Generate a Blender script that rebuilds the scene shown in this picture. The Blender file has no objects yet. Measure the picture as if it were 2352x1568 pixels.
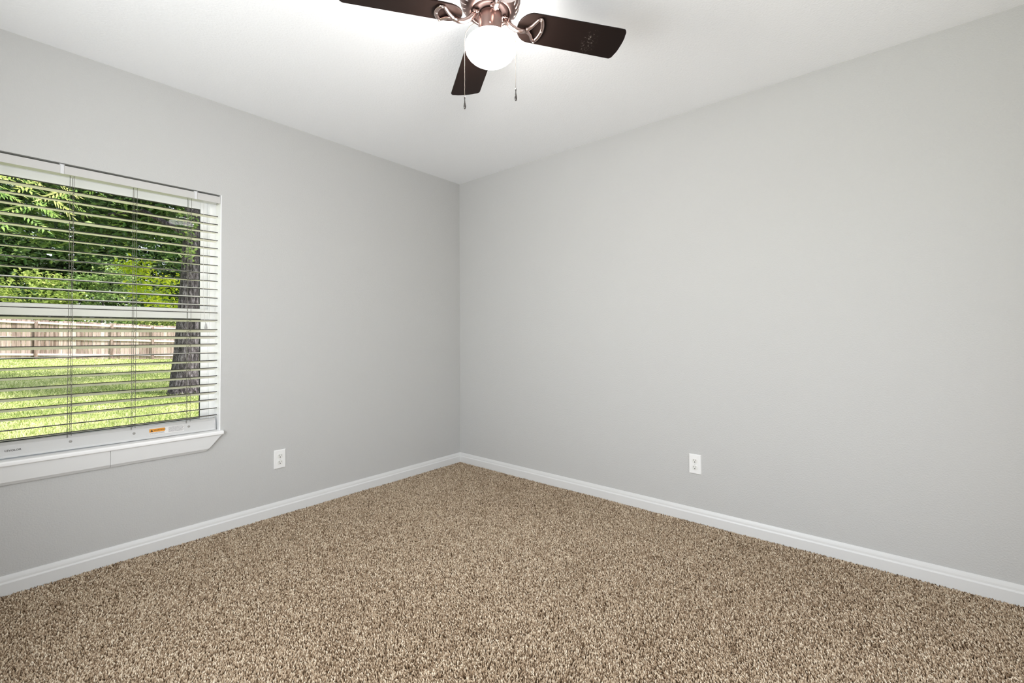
import bpy, math, random
import numpy as np
from mathutils import Matrix, Vector

S = bpy.context.scene
COL = S.collection
PI = math.pi
R = math.radians

# ------------------------------------------------------------------ camera
H = 2.44                                   # ceiling height
FPX = 1042.443                             # focal length in pixels of a 2352 wide frame
YAW, PITCH, ROLL = 0.70458, 0.01705, -0.00507
CAM = np.array([-2.74725, -2.93834, 1.10287])
_f = np.array([math.cos(YAW) * math.cos(PITCH), math.sin(YAW) * math.cos(PITCH), math.sin(PITCH)])
_r = np.array([math.sin(YAW), -math.cos(YAW), 0.0])
_u = np.cross(_r, _f)
RT = _r * math.cos(ROLL) + _u * math.sin(ROLL)
UP = -_r * math.sin(ROLL) + _u * math.cos(ROLL)
FW = _f
cd = bpy.data.cameras.new('camera')
cam = bpy.data.objects.new('camera', cd)
COL.objects.link(cam)
cd.sensor_fit = 'HORIZONTAL'
cd.sensor_width = 36.0
cd.lens = FPX * 36.0 / 2352.0
cd.shift_y = -31.95 / 2352.0
cd.clip_start = 0.02
cd.clip_end = 500
cam.matrix_world = Matrix(((RT[0], UP[0], -FW[0], CAM[0]), (RT[1], UP[1], -FW[1], CAM[1]),
                           (RT[2], UP[2], -FW[2], CAM[2]), (0, 0, 0, 1)))
S.camera = cam


def at(px, py, depth):
    """world point seen at a pixel of the photograph, `depth` metres ahead of the camera"""
    d = FW + RT * (px - 1176) / FPX - UP * (py - 752.05) / FPX
    return CAM + d * depth


# ------------------------------------------------------------------ light and exposure
S.view_settings.view_transform = 'Standard'
S.view_settings.look = 'None'
S.view_settings.gamma = 1.0
S.view_settings.use_curve_mapping = False
S.view_settings.exposure = 0.0
S.cycles.use_denoising = True
S.cycles.max_bounces = 12
S.cycles.diffuse_bounces = 6
S.cycles.transparent_max_bounces = 24
S.cycles.sample_clamp_indirect = 6.0
S.cycles.caustics_reflective = False
S.cycles.caustics_refractive = False

W = bpy.data.worlds.new('daylight_sky')
S.world = W
W.use_nodes = True
wn = W.node_tree
bg = wn.nodes['Background']
sky = wn.nodes.new('ShaderNodeTexSky')
sky.sky_type = 'NISHITA'
sky.sun_disc = False
sky.sun_elevation = R(52)
sky.sun_rotation = R(140)
sky.air_density = 1.0
sky.dust_density = 2.0
hs_ = wn.nodes.new('ShaderNodeHueSaturation')          # hazy, partly clouded sky
hs_.inputs['Saturation'].default_value = 0.45
wn.links.new(sky.outputs[0], hs_.inputs['Color'])
wn.links.new(hs_.outputs[0], bg.inputs[0])
bg.inputs[1].default_value = 0.40

sd = bpy.data.lights.new('sun', 'SUN')
sd.energy = 7.2
sd.angle = R(0.8)
sd.color = (1.0, 0.95, 0.86)
sun = bpy.data.objects.new('sun', sd)
COL.objects.link(sun)
sun.rotation_euler = Vector((-0.40, 0.52, -0.80)).to_track_quat('-Z', 'Y').to_euler()


def area(name, loc, to, sx, sy, watts, color):
    l = bpy.data.lights.new(name, 'AREA')
    l.shape = 'RECTANGLE'
    l.size, l.size_y = sx, sy
    l.energy = watts
    l.color = color
    o = bpy.data.objects.new(name, l)
    COL.objects.link(o)
    o.location = loc
    o.rotation_euler = (Vector(to) - Vector(loc)).to_track_quat('-Z', 'Z').to_euler()
    return o


# added fill lamp standing in for daylight, at an invented window behind the camera
area('added_fill_at_window', (-3.33, -1.75, 1.42), (0, -1.75, 2.30), 1.7, 1.5, 46, (0.965, 0.985, 1.0)).data.spread = R(164)
# further added fill lamp, set in an invented doorway behind the camera
area('added_fill_at_doorway', (-1.35, -3.75, 1.05), (-1.35, 0, 1.15), 1.0, 1.95, 11, (0.96, 0.98, 1.0))
GLOBE_STRENGTH = 70.0

# ------------------------------------------------------------------ helpers


def lin(r, g, b):
    def c(v):
        v /= 255.0
        return v / 12.92 if v <= 0.04045 else ((v + 0.055) / 1.055) ** 2.4
    return (c(r), c(g), c(b), 1.0)


def mat(name, color=(0.8, 0.8, 0.8, 1), rough=0.5, metal=0.0, spec=0.5):
    m = bpy.data.materials.new(name)
    m.use_nodes = True
    b = m.node_tree.nodes['Principled BSDF']
    b.inputs['Base Color'].default_value = color
    b.inputs['Roughness'].default_value = rough
    b.inputs['Metallic'].default_value = metal
    b.inputs['Specular IOR Level'].default_value = spec
    return m


def N(m, kind, **kw):
    n = m.node_tree.nodes.new(kind)
    for k, v in kw.items():
        if k in n.inputs:
            n.inputs[k].default_value = v
        else:
            setattr(n, k, v)
    return n


def L(m, a, b):
    m.node_tree.links.new(a, b)


def P(m):
    return m.node_tree.nodes['Principled BSDF']


def add_bump(m, scale, strength, dist, detail=2.0, rough=0.5, coord='Object', kind='noise'):
    tc = N(m, 'ShaderNodeTexCoord')
    if kind == 'noise':
        t = N(m, 'ShaderNodeTexNoise', Scale=scale, Detail=detail, Roughness=rough)
    else:
        t = N(m, 'ShaderNodeTexVoronoi', Scale=scale)
    bp = N(m, 'ShaderNodeBump', Strength=strength, Distance=dist)
    L(m, tc.outputs[coord], t.inputs['Vector'])
    L(m, t.outputs[0], bp.inputs['Height'])
    L(m, bp.outputs[0], P(m).inputs['Normal'])
    return t


def ramp(m, src, stops):
    r = N(m, 'ShaderNodeValToRGB')
    e = r.color_ramp.elements
    while len(e) < len(stops):
        e.new(0.5)
    for i, (p, c) in enumerate(stops):
        e[i].position = p
        e[i].color = c
    L(m, src, r.inputs[0])
    return r


class MB:
    """collects shapes into one mesh"""

    def __init__(self):
        self.v, self.f, self.mi, self.sm = [], [], [], []

    def raw(self, v, f, mi=0, smooth=False):
        o = len(self.v)
        self.v += [tuple(map(float, p)) for p in v]
        for q in f:
            self.f.append(tuple(o + i for i in q))
            self.mi.append(mi)
            self.sm.append(smooth)
        return self

    def box(self, a, b, mi=0):
        x0, y0, z0 = [min(p, q) for p, q in zip(a, b)]
        x1, y1, z1 = [max(p, q) for p, q in zip(a, b)]
        v = [(x0, y0, z0), (x1, y0, z0), (x1, y1, z0), (x0, y1, z0),
             (x0, y0, z1), (x1, y0, z1), (x1, y1, z1), (x0, y1, z1)]
        f = [(3, 2, 1, 0), (4, 5, 6, 7), (0, 1, 5, 4), (1, 2, 6, 5), (2, 3, 7, 6), (3, 0, 4, 7)]
        return self.raw(v, f, mi)

    def prism(self, poly, axis, a, b, mi=0, smooth=False):
        """poly: 2-D points; extruded along axis 0/1/2 from a to b"""
        n = len(poly)

        def p3(q, t):
            return [(t, q[0], q[1]), (q[0], t, q[1]), (q[0], q[1], t)][axis]
        v = [p3(q, a) for q in poly] + [p3(q, b) for q in poly]
        area2 = sum(poly[i][0] * poly[(i + 1) % n][1] - poly[(i + 1) % n][0] * poly[i][1] for i in range(n))
        flip = (area2 < 0) != (axis == 1)
        if a > b:
            flip = not flip
        f = []
        o = len(self.v)
        self.raw(v, [], mi)
        faces = [tuple(range(n))[::-1], tuple(range(n, 2 * n))]
        sides = [(i, (i + 1) % n, n + (i + 1) % n, n + i) for i in range(n)]
        for k, q in enumerate(faces + sides):
            if flip:
                q = q[::-1]
            self.f.append(tuple(o + i for i in q))
            self.mi.append(mi)
            self.sm.append(smooth and k > 1)
        return self

    def tube(self, pts, rad, n=8, mi=0, cap=True, flat=None):
        pts = [np.array(p, float) for p in pts]
        if not hasattr(rad, '__len__'):
            rad = [rad] * len(pts)
        v, f = [], []
        ref = None
        for i, p in enumerate(pts):
            t = pts[min(i + 1, len(pts) - 1)] - pts[max(i - 1, 0)]
            t = t / (np.linalg.norm(t) + 1e-12)
            if ref is None:
                ref = np.array([0, 0, 1.0]) if abs(t[2]) < 0.9 else np.array([1.0, 0, 0])
            a = ref - t * (ref @ t)
            a = a / (np.linalg.norm(a) + 1e-12)
            b = np.cross(t, a)
            ref = a
            for k in range(n):
                an = 2 * PI * k / n
                sc = 1.0 if flat is None else flat
                v.append(p + rad[i] * (a * math.cos(an) * sc + b * math.sin(an)))
        for i in range(len(pts) - 1):
            for k in range(n):
                f.append((i * n + k, i * n + (k + 1) % n, (i + 1) * n + (k + 1) % n, (i + 1) * n + k))
        if cap:
            f.append(tuple(range(n))[::-1])
            f.append(tuple((len(pts) - 1) * n + k for k in range(n)))
        return self.raw(v, f, mi, True)

    def lathe(self, prof, center=(0, 0, 0), n=48, mi=0):
        """prof: (radius, z) list"""
        cx, cy, cz = center
        v, f = [], []
        for (r, z) in prof:
            for k in range(n):
                an = 2 * PI * k / n
                v.append((cx + r * math.cos(an), cy + r * math.sin(an), cz + z))
        for i in range(len(prof) - 1):
            for k in range(n):
                f.append((i * n + k, i * n + (k + 1) % n, (i + 1) * n + (k + 1) % n, (i + 1) * n + k))
        return self.raw(v, f, mi, True)

    def build(self, name, mats, parent=None, bevel=0.0, seg=2, loc=None):
        me = bpy.data.meshes.new(name)
        me.from_pydata(self.v, [], self.f)
        if not isinstance(mats, (list, tuple)):
            mats = [mats]
        for m in mats:
            me.materials.append(m)
        me.polygons.foreach_set('material_index', self.mi)
        me.polygons.foreach_set('use_smooth', self.sm)
        me.update()
        o = bpy.data.objects.new(name, me)
        COL.objects.link(o)
        if parent:
            o.parent = parent
        if loc is not None:
            o.location = loc
        if bevel:
            md = o.modifiers.new('bevel', 'BEVEL')
            md.width = bevel
            md.segments = seg
            md.limit_method = 'ANGLE'
            md.angle_limit = R(40)
        return o


def tag(o, label, cat, group=None, kind=None):
    o['label'] = label
    o['category'] = cat
    if group:
        o['group'] = group
    if kind:
        o['kind'] = kind
    return o


def struct(o):
    o['kind'] = 'structure'
    return o


def empty(name, loc=(0, 0, 0), rotz=0.0):
    o = bpy.data.objects.new(name, None)
    COL.objects.link(o)
    o.location = loc
    o.rotation_euler = (0, 0, rotz)
    o.empty_display_size = 0.1
    return o


def dup(root):
    r = root.copy()
    COL.objects.link(r)
    for ch in list(root.children):
        c = ch.copy()
        COL.objects.link(c)
        c.parent = r
        for g in list(ch.children):
            d = g.copy()
            COL.objects.link(d)
            d.parent = c
    return r


def fast_mesh(name, verts, faces_flat, loop_counts, mats, tint=None, smooth=False, parent=None):
    me = bpy.data.meshes.new(name)
    nv, nl, nf = len(verts), len(faces_flat), len(loop_counts)
    me.vertices.add(nv)
    me.vertices.foreach_set('co', np.asarray(verts, np.float32).ravel())
    me.loops.add(nl)
    me.loops.foreach_set('vertex_index', np.asarray(faces_flat, np.int32))
    me.polygons.add(nf)
    starts = np.concatenate([[0], np.cumsum(loop_counts)[:-1]]).astype(np.int32)
    me.polygons.foreach_set('loop_start', starts)
    me.polygons.foreach_set('use_smooth', np.full(nf, smooth))
    me.update(calc_edges=True)
    if tint is not None:
        a = me.attributes.new('tint', 'FLOAT', 'POINT')
        a.data.foreach_set('value', np.asarray(tint, np.float32))
    for m in (mats if isinstance(mats, (list, tuple)) else [mats]):
        me.materials.append(m)
    o = bpy.data.objects.new(name, me)
    COL.objects.link(o)
    if parent:
        o.parent = parent
    return o


def text_mesh(name, body, size, mtl, parent, loc, rot, align='LEFT', shear=0.0):
    cu = bpy.data.curves.new(name, 'FONT')
    cu.body = body
    cu.size = size
    cu.align_x = align
    cu.align_y = 'CENTER'
    cu.shear = shear
    cu.extrude = 0.0001
    cu.resolution_u = 3
    tmp = bpy.data.objects.new(name, cu)
    COL.objects.link(tmp)
    dg = bpy.context.evaluated_depsgraph_get()
    me = bpy.data.meshes.new_from_object(tmp.evaluated_get(dg))
    bpy.data.objects.remove(tmp)
    me.name = name
    me.materials.clear()
    me.materials.append(mtl)
    o = bpy.data.objects.new(name, me)
    COL.objects.link(o)
    o.parent = parent
    o.location = loc
    o.rotation_euler = rot
    return o


# ------------------------------------------------------------------ materials
def paint(name, col, scale=150.0, strength=0.55, dist=0.0032, rough=0.75):
    m = mat(name, col, rough, spec=0.25)
    tc = N(m, 'ShaderNodeTexCoord')
    n1 = N(m, 'ShaderNodeTexNoise', Scale=scale, Detail=3.0, Roughness=0.55)
    bp = N(m, 'ShaderNodeBump', Strength=strength, Distance=dist)
    L(m, tc.outputs['Object'], n1.inputs['Vector'])
    L(m, n1.outputs[0], bp.inputs['Height'])
    L(m, bp.outputs[0], P(m).inputs['Normal'])
    return m


M_WALL = paint('grey_wall_paint', (0.548, 0.548, 0.538, 1))
M_CEIL = paint('white_ceiling_paint', (0.935, 0.95, 0.965, 1), 105, 0.5, 0.0032)
M_TRIM = mat('white_trim_paint', (0.725, 0.728, 0.722, 1), 0.38)
add_bump(M_TRIM, 60, 0.03, 0.001)
M_STOOL = mat('glossy_white_sill_paint', (0.88, 0.88, 0.875, 1), 0.3)
M_VINYL = mat('white_window_vinyl', (0.95, 0.955, 0.96, 1), 0.3)
M_GASKET = mat('black_glazing_gasket', (0.02, 0.02, 0.022, 1), 0.6)

M_GLASS = bpy.data.materials.new('window_glass')
M_GLASS.use_nodes = True
_nt = M_GLASS.node_tree
_nt.nodes.clear()
_o = _nt.nodes.new('ShaderNodeOutputMaterial')
_mx = _nt.nodes.new('ShaderNodeMixShader')
_fr = _nt.nodes.new('ShaderNodeFresnel')
_fr.inputs[0].default_value = 1.17       # index set low to weaken the pane's reflection of the globe
_tr = _nt.nodes.new('ShaderNodeBsdfTransparent')
_tr.inputs[0].default_value = (0.97, 0.985, 0.975, 1)
_gl = _nt.nodes.new('ShaderNodeBsdfGlossy')
_gl.inputs['Roughness'].default_value = 0.0
_nt.links.new(_fr.outputs[0], _mx.inputs[0])
_nt.links.new(_tr.outputs[0], _mx.inputs[1])
_nt.links.new(_gl.outputs[0], _mx.inputs[2])
_nt.links.new(_mx.outputs[0], _o.inputs[0])

# ------------------------------------------------------------------ room shell
RX, RY = -3.30, -3.70                       # the two walls behind the camera
T = 0.15
OX0, OX1, OZ0, OZ1 = -3.065, -1.852, 0.5525, 1.9116   # rough opening of window_1
b = MB()
b.box((RX - T, 0, -0.15), (OX0, T, H)).box((OX1, 0, -0.15), (T, T, H))
b.box((OX0, 0, OZ1), (OX1, T, H)).box((OX0, 0, -0.15), (OX1, T, OZ0))
struct(b.build('wall_left', M_WALL))
struct(MB().box((0, RY - T, -0.15), (T, 0, H)).build('wall_right', M_WALL))
# wall with an invented window opening for fill (unseen, behind the camera, left)
b = MB()
b.box((RX - T, RY - T, -0.15), (RX, -2.65, H)).box((RX - T, -0.85, -0.15), (RX, 0, H))
b.box((RX - T, -2.65, -0.15), (RX, -0.85, 0.62)).box((RX - T, -2.65, 2.22), (RX, -0.85, H))
struct(b.build('wall_back', M_WALL))
# wall with an invented doorway opening for fill (unseen, behind the camera)
b = MB()
b.box((RX, RY - T, -0.15), (-1.90, RY, H)).box((-0.80, RY - T, -0.15), (0, RY, H))
b.box((-1.90, RY - T, 2.08), (-0.80, RY, H))
struct(b.build('wall_front', M_WALL))
struct(MB().box((RX - T - 0.3, RY - T - 0.3, H), (T + 0.3, T + 0.3, H + 0.15)).build('ceiling', M_CEIL))

# carpet colours shared by the backing and the pile
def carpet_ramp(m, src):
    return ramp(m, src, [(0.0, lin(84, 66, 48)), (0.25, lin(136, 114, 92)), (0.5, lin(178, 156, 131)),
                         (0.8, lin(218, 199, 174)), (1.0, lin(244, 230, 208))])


M_FLOOR = mat('carpet_backing', (0.2, 0.14, 0.09, 1), 0.95, spec=0.05)
tc = N(M_FLOOR, 'ShaderNodeTexCoord')
vo = N(M_FLOOR, 'ShaderNodeTexVoronoi', Scale=170.0)
L(M_FLOOR, tc.outputs['Object'], vo.inputs['Vector'])
sp = N(M_FLOOR, 'ShaderNodeSeparateColor')
L(M_FLOOR, vo.outputs['Color'], sp.inputs[0])
cr = carpet_ramp(M_FLOOR, sp.outputs[0])
L(M_FLOOR, cr.outputs[0], P(M_FLOOR).inputs['Base Color'])
bp = N(M_FLOOR, 'ShaderNodeBump', Strength=1.0, Distance=0.006)
bp.invert = True
L(M_FLOOR, vo.outputs['Distance'], bp.inputs['Height'])
L(M_FLOOR, bp.outputs[0], P(M_FLOOR).inputs['Normal'])
struct(MB().box((RX - T, RY - T, -0.15), (0.01, 0.01, -0.010)).build('floor', M_FLOOR))

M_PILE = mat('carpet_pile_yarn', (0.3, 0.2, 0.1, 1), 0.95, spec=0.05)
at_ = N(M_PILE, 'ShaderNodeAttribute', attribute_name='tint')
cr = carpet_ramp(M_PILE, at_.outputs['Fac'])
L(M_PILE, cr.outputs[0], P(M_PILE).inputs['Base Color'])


def carpet():
    rg = np.random.default_rng(5)
    step = 0.0050
    xs = np.arange(RX + 0.02, -0.014, step)
    ys = np.arange(RY + 0.02, -0.014, step)
    X, Y = np.meshgrid(xs, ys)
    X = X.ravel() + rg.uniform(-.5, .5, X.size) * step
    Y = Y.ravel() + rg.uniform(-.5, .5, Y.size) * step
    # keep what the camera sees plus a generous margin
    d = np.stack([X, Y], 1) - CAM[:2]
    fw = d @ (FW[:2] / np.linalg.norm(FW[:2]))
    sd_ = d @ RT[:2]
    k = (fw > 1.15) & (np.abs(sd_) < fw * 1.13 + 0.35)
    X, Y = np.minimum(X[k], -0.014), np.minimum(Y[k], -0.014)
    n = len(X)
    # slow variation of the pile's lean and height
    def wave(sc, s):
        r2 = np.random.default_rng(s)
        o = np.zeros(n)
        for i in range(7):
            a = r2.uniform(0, 2 * PI)
            q = sc * r2.uniform(.6, 1.7)
            o += np.sin((X * math.cos(a) + Y * math.sin(a)) * q + r2.uniform(0, 6.28))
        return o / 7
    lean_a = 1.2 + 1.6 * wave(6, 1) + rg.normal(0, .9, n)
    lean = 0.0045 * np.abs(rg.normal(1, .5, n))
    hgt = 0.0135 + 0.0016 * wave(9, 2) + rg.uniform(-.003, .003, n)
    rad = rg.uniform(.0026, .0037, n)
    a0 = rg.uniform(0, 2 * PI, n)
    V = np.zeros((n, 7, 3), np.float32)
    lx, ly = lean * np.cos(lean_a), lean * np.sin(lean_a)
    for j in range(3):
        an = a0 + j * 2 * PI / 3
        V[:, j] = np.stack([X + rad * .8 * np.cos(an), Y + rad * .8 * np.sin(an), np.full(n, -.0105)], 1)
        an2 = an + .5
        V[:, 3 + j] = np.stack([X + lx * .6 + rad * np.cos(an2), Y + ly * .6 + rad * np.sin(an2), -.0105 + hgt * .68], 1)
    V[:, 6] = np.stack([X + lx, Y + ly, -.0105 + hgt], 1)
    V[:, :, 0] = np.minimum(V[:, :, 0], -0.0135)
    V[:, :, 1] = np.minimum(V[:, :, 1], -0.0135)
    pat = np.array([0, 1, 4, 3, 1, 2, 5, 4, 2, 0, 3, 5, 3, 4, 6, 4, 5, 6, 5, 3, 6], np.int32)
    loops = (np.arange(n, dtype=np.int32)[:, None] * 7 + pat).ravel()
    cnt = np.tile(np.array([4, 4, 4, 3, 3, 3], np.int32), n)
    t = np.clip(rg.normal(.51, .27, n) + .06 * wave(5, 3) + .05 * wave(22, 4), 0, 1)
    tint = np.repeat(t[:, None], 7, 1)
    tint[:, :3] *= .22  # yarn roots darkened in colour to deepen the shade between tufts
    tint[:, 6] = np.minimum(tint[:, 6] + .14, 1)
    o = fast_mesh('carpet_pile', V.reshape(-1, 3), loops, cnt, M_PILE, tint.ravel(), True)
    tag(o, 'speckled brown and beige cut pile carpet covering the whole floor', 'carpet', kind='stuff')


carpet()

# baseboards
BB = [(0, -.010), (.013, -.010), (.013, .050), (.0115, .0535), (.0095, .057), (.0085, .066), (.0065, .074), (.0035, .0822), (0, .0822)]
struct(MB().prism([(-p, z) for p, z in BB], 0, RX, 0.0).build('baseboard_left', M_TRIM))          # along y = 0
struct(MB().prism([(-p, z) for p, z in BB], 1, RY, 0.0).build('baseboard_right', M_TRIM))         # along x = 0
struct(MB().prism([(RX + p, z) for p, z in BB], 1, RY, 0.0).build('baseboard_back', M_TRIM))
b = MB()
b.prism([(RY + p, z) for p, z in BB], 0, RX, -1.97).prism([(RY + p, z) for p, z in BB], 0, -0.73, 0.0)
struct(b.build('baseboard_front', M_TRIM))

# doorway casing and second window (both unseen, added to house the fill lamps)
b = MB()
b.box((-1.97, RY, -.01), (-1.90, RY + .015, 2.15)).box((-0.80, RY, -.01), (-0.73, RY + .015, 2.15)).box((-1.90, RY, 2.08), (-0.80, RY + .015, 2.15))
struct(b.build('trim_2', M_TRIM, bevel=.003))
w2 = struct(empty('added_window', (RX - .07, -1.75, .62)))
b = MB()
b.box((-.05, -.9, 0), (.0, -.84, 1.6)).box((-.05, .84, 0), (.0, .9, 1.6)).box((-.05, -.84, 0), (.0, .84, .06)).box((-.05, -.84, 1.54), (.0, .84, 1.6)).box((-.05, -.84, .78), (.0, .84, .82))
b.build('window_frame', M_VINYL, w2, bevel=.003)

# ------------------------------------------------------------------ window_1
win = struct(empty('window_1', (-2.4585, 0.1, 0.573)))
WO = np.array([-2.4585, 0.1, 0.573])


def wb(parts, name, m, bevel=.002, parent=None):
    bb = MB()
    for a, c in parts:
        bb.box(np.array(a) - WO, np.array(c) - WO)
    return bb.build(name, m, parent or win, bevel=bevel)


X0, X1, Z0, Z1 = OX0, OX1, 0.573, OZ1
JL = .004
wb([((X1 - JL, .0, Z0), (X1, .086, Z1)), ((X0, .0, Z0), (X0 + JL, .086, Z1))], 'jamb_lining', M_VINYL, .0)
FWD = .032
wb([((X1 - FWD, .086, Z0), (X1 - .0, .15, Z1)), ((X0, .086, Z0), (X0 + FWD, .15, Z1)),
    ((X0 + FWD, .086, Z1 - FWD), (X1 - FWD, .15, Z1)), ((X0 + FWD, .086, Z0), (X1 - FWD, .15, Z0 + .025))], 'frame', M_VINYL, .003)
# a narrow guide rib on the side frames
wb([((X1 - FWD - .006, .094, Z0 + .025), (X1 - FWD, .098, Z1 - FWD)), ((X0 + FWD, .094, Z0 + .025), (X0 + FWD + .006, .098, Z1 - FWD))], 'guide_rib', M_VINYL, .001)
SX0, SX1 = X0 + FWD, X1 - FWD
us = wb([((SX1 - .037, .122, 1.22), (SX1, .146, Z1 - FWD)), ((SX0, .122, 1.22), (SX0 + .037, .146, Z1 - FWD)),
         ((SX0 + .037, .122, Z1 - FWD - .040), (SX1 - .037, .146, Z1 - FWD)), ((SX0 + .037, .122, 1.22), (SX1 - .037, .146, 1.262))], 'upper_sash', M_VINYL, .003)
ls = wb([((SX1 - .039, .099, Z0 + .025), (SX1, .121, 1.262)), ((SX0, .099, Z0 + .025), (SX0 + .039, .121, 1.262)),
         ((SX0 + .039, .099, 1.2065), (SX1 - .039, .121, 1.262)), ((SX0 + .039, .099, Z0 + .025), (SX1 - .039, .121, Z0 + .065))], 'lower_sash', M_VINYL, .003)
wb([((SX0 + .039, .095, 1.249), (SX1 - .039, .099, 1.262)), ((SX0 + .039, .096, 1.2065), (SX1 - .039, .099, 1.212))], 'meeting_rail_lip', M_VINYL, .001)


def gasket(x0, x1, z0, z1, y, name):
    w = .0035
    return wb([((x0, y - .003, z0), (x0 + w, y + .003, z1)), ((x1 - w, y - .003, z0), (x1, y + .003, z1)),
               ((x0 + w, y - .003, z0), (x1 - w, y + .003, z0 + w)), ((x0 + w, y - .003, z1 - w), (x1 - w, y + .003, z1))], name, M_GASKET, 0)


gasket(SX0 + .037, SX1 - .037, 1.262, Z1 - FWD - .040, .132, 'gasket')
gasket(SX0 + .039, SX1 - .039, Z0 + .065, 1.2065, .110, 'gasket')
for (z0, z1, y, iw) in ((1.258, Z1 - FWD - .036, .134, .035), (Z0 + .061, 1.210, .112, .037)):
    q = MB().raw([np.array(p) - WO for p in ((SX0 + iw, y, z0), (SX1 - iw, y, z0), (SX1 - iw, y, z1), (SX0 + iw, y, z1))], [(0, 1, 2, 3)])
    q.build('glass_pane', M_GLASS, win)

# stool and apron
tr = struct(empty('trim_1', (-2.46, 0, .5525)))
b = MB()
TX0, TX1 = -3.075 + 2.46, -1.842 + 2.46
b.box((X0 + 2.46 + .001, .0, .0), (X1 + 2.46 - .001, .086, .0205))
b.prism([(.001, .0), (-.0235, .0), (-.0265, .002), (-.0270, .006), (-.0265, .0145), (-.0245, .0185), (-.021, .0205), (.001, .0205)], 0, TX0, TX1)
b.build('stool', M_STOOL, tr)


def apron_piece(x0, x1, bev0, bev1, name):
    """bevel-ended board in front of the wall, with a small bead along its foot"""
    t = MB()
    zt, zb, zb2 = 0.0, -.0695, -.0825
    def edge(z):
        k = .0747 / .0825
        return (x0 + (bev0 * k * (-z)), x1 - (bev1 * k * (-z)))
    def slab(z0, z1, y0, y1):
        a0, a1 = edge(z0)
        c0, c1 = edge(z1)
        v = [(a0, y0, z0), (a1, y0, z0), (a1, 0, z0), (a0, 0, z0), (c0, y1, z1), (c1, y1, z1), (c1, 0, z1), (c0, 0, z1)]
        t.raw(v, [(0, 1, 2, 3), (7, 6, 5, 4), (4, 5, 1, 0), (5, 6, 2, 1), (6, 7, 3, 2), (7, 4, 0, 3)])
    slab(zt, zb, -.019, -.017)
    slab(zb, zb - .0035, -.013, -.012)
    slab(zb - .0035, zb2, -.0125, -.0075)
    return t.build(name, M_TRIM, tr)


JX = -2.325 + 2.46
apron_piece(TX0 + .004, JX - .0006, 1, 0, 'apron_board')
apron_piece(JX + .0006, TX1 - .006, 0, 1, 'apron_board')

# ------------------------------------------------------------------ venetian blind
M_SLAT = mat('offwhite_blind_slat', lin(240, 237, 226), 0.45)
M_EDGE_SHADE = mat('slat_edge_painted_shade', lin(30, 27, 24), 0.6)  # near-black paint imitates backlit shade on the slats' room-side edges
M_CORD = mat('grey_blind_cord', lin(118, 115, 108), 0.8)
M_RAIL = mat('white_blind_rail', lin(200, 200, 199), 0.42)
M_PLUG = mat('grey_cord_plug', lin(150, 148, 144), 0.5)
M_CLEAR = mat('clear_plastic_clip', lin(235, 236, 238), 0.2)
P(M_CLEAR).inputs['Alpha'].default_value = 0.75
M_ORANGE = mat('orange_label_ink', lin(226, 150, 40), 0.5)
M_INK = mat('black_label_ink', lin(40, 36, 32), 0.6)
M_GINK = mat('grey_label_ink', lin(120, 120, 122), 0.6)
M_PAPER = mat('white_label_paper', lin(226, 224, 222), 0.5)

bl = empty('window_blind', (-2.4585, .04, .5735))
BO = np.array([-2.4585, .04, .5735])
tag(bl, 'white venetian blind with open slats hanging in the window', 'blind')
BX0, BX1 = X0 + .0105, X1 - .0125


def bmb(parts, name, m, bevel=0.0, parent=bl):
    q = MB()
    for a, c in parts:
        q.box(np.array(a) - BO, np.array(c) - BO)
    return q.build(name, m, parent, bevel=bevel)


bmb([((BX0, .022, 1.868), (BX1, .070, 1.896))], 'headrail', M_RAIL, .002)
# valance: thin board with two short returns
bmb([((X0 + .003, .003, 1.8635), (X1 - .005, .010, 1.9025)), ((X1 - .010, .010, 1.8635), (X1 - .0045, .060, 1.9025)), ((X0 + .003, .010, 1.8635), (X0 + .010, .060, 1.9025))], 'valance', mat('pale_grey_valance', lin(196, 195, 192), .5), .0012)
for xc in (-2.5026, -1.9769, -2.94):
    q = MB()
    q.box(np.array((xc - .006, -.0005, 1.862)) - BO, np.array((xc + .006, .0028, 1.905)) - BO)
    q.box(np.array((xc - .009, -.0005, 1.9027)) - BO, np.array((xc + .009, .045, 1.9065)) - BO)
    q.build('valance_clip', M_CLEAR, bl, bevel=.0008)

SLZ = [1.7908, 1.7446, 1.6999, 1.6535, 1.6076, 1.5602, 1.5106, 1.4635, 1.4209, 1.3726, 1.3246, 1.2794, 1.2406, 1.1994,
       1.1462, 1.1077, 1.0651, 1.0132, 0.9721, 0.93, 0.8841, 0.8396, 0.7943, 0.7523, 0.7023, 0.6638]
# apparent drop of the far edge below the near edge, in metres, as measured slat by slat
DROP = [.0125, .0085, .009, .012, .0085, .0065, .0045, .001, .004, -.004, -.0055, -.005, -.003, .010,
        .014, .012, .013, -.003, .009, .0095, .010, .0115, .0105, .0075, .001, .0035]
ladders = [-1.9932, -2.2277, -2.461, -2.6946, -2.928]


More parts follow.
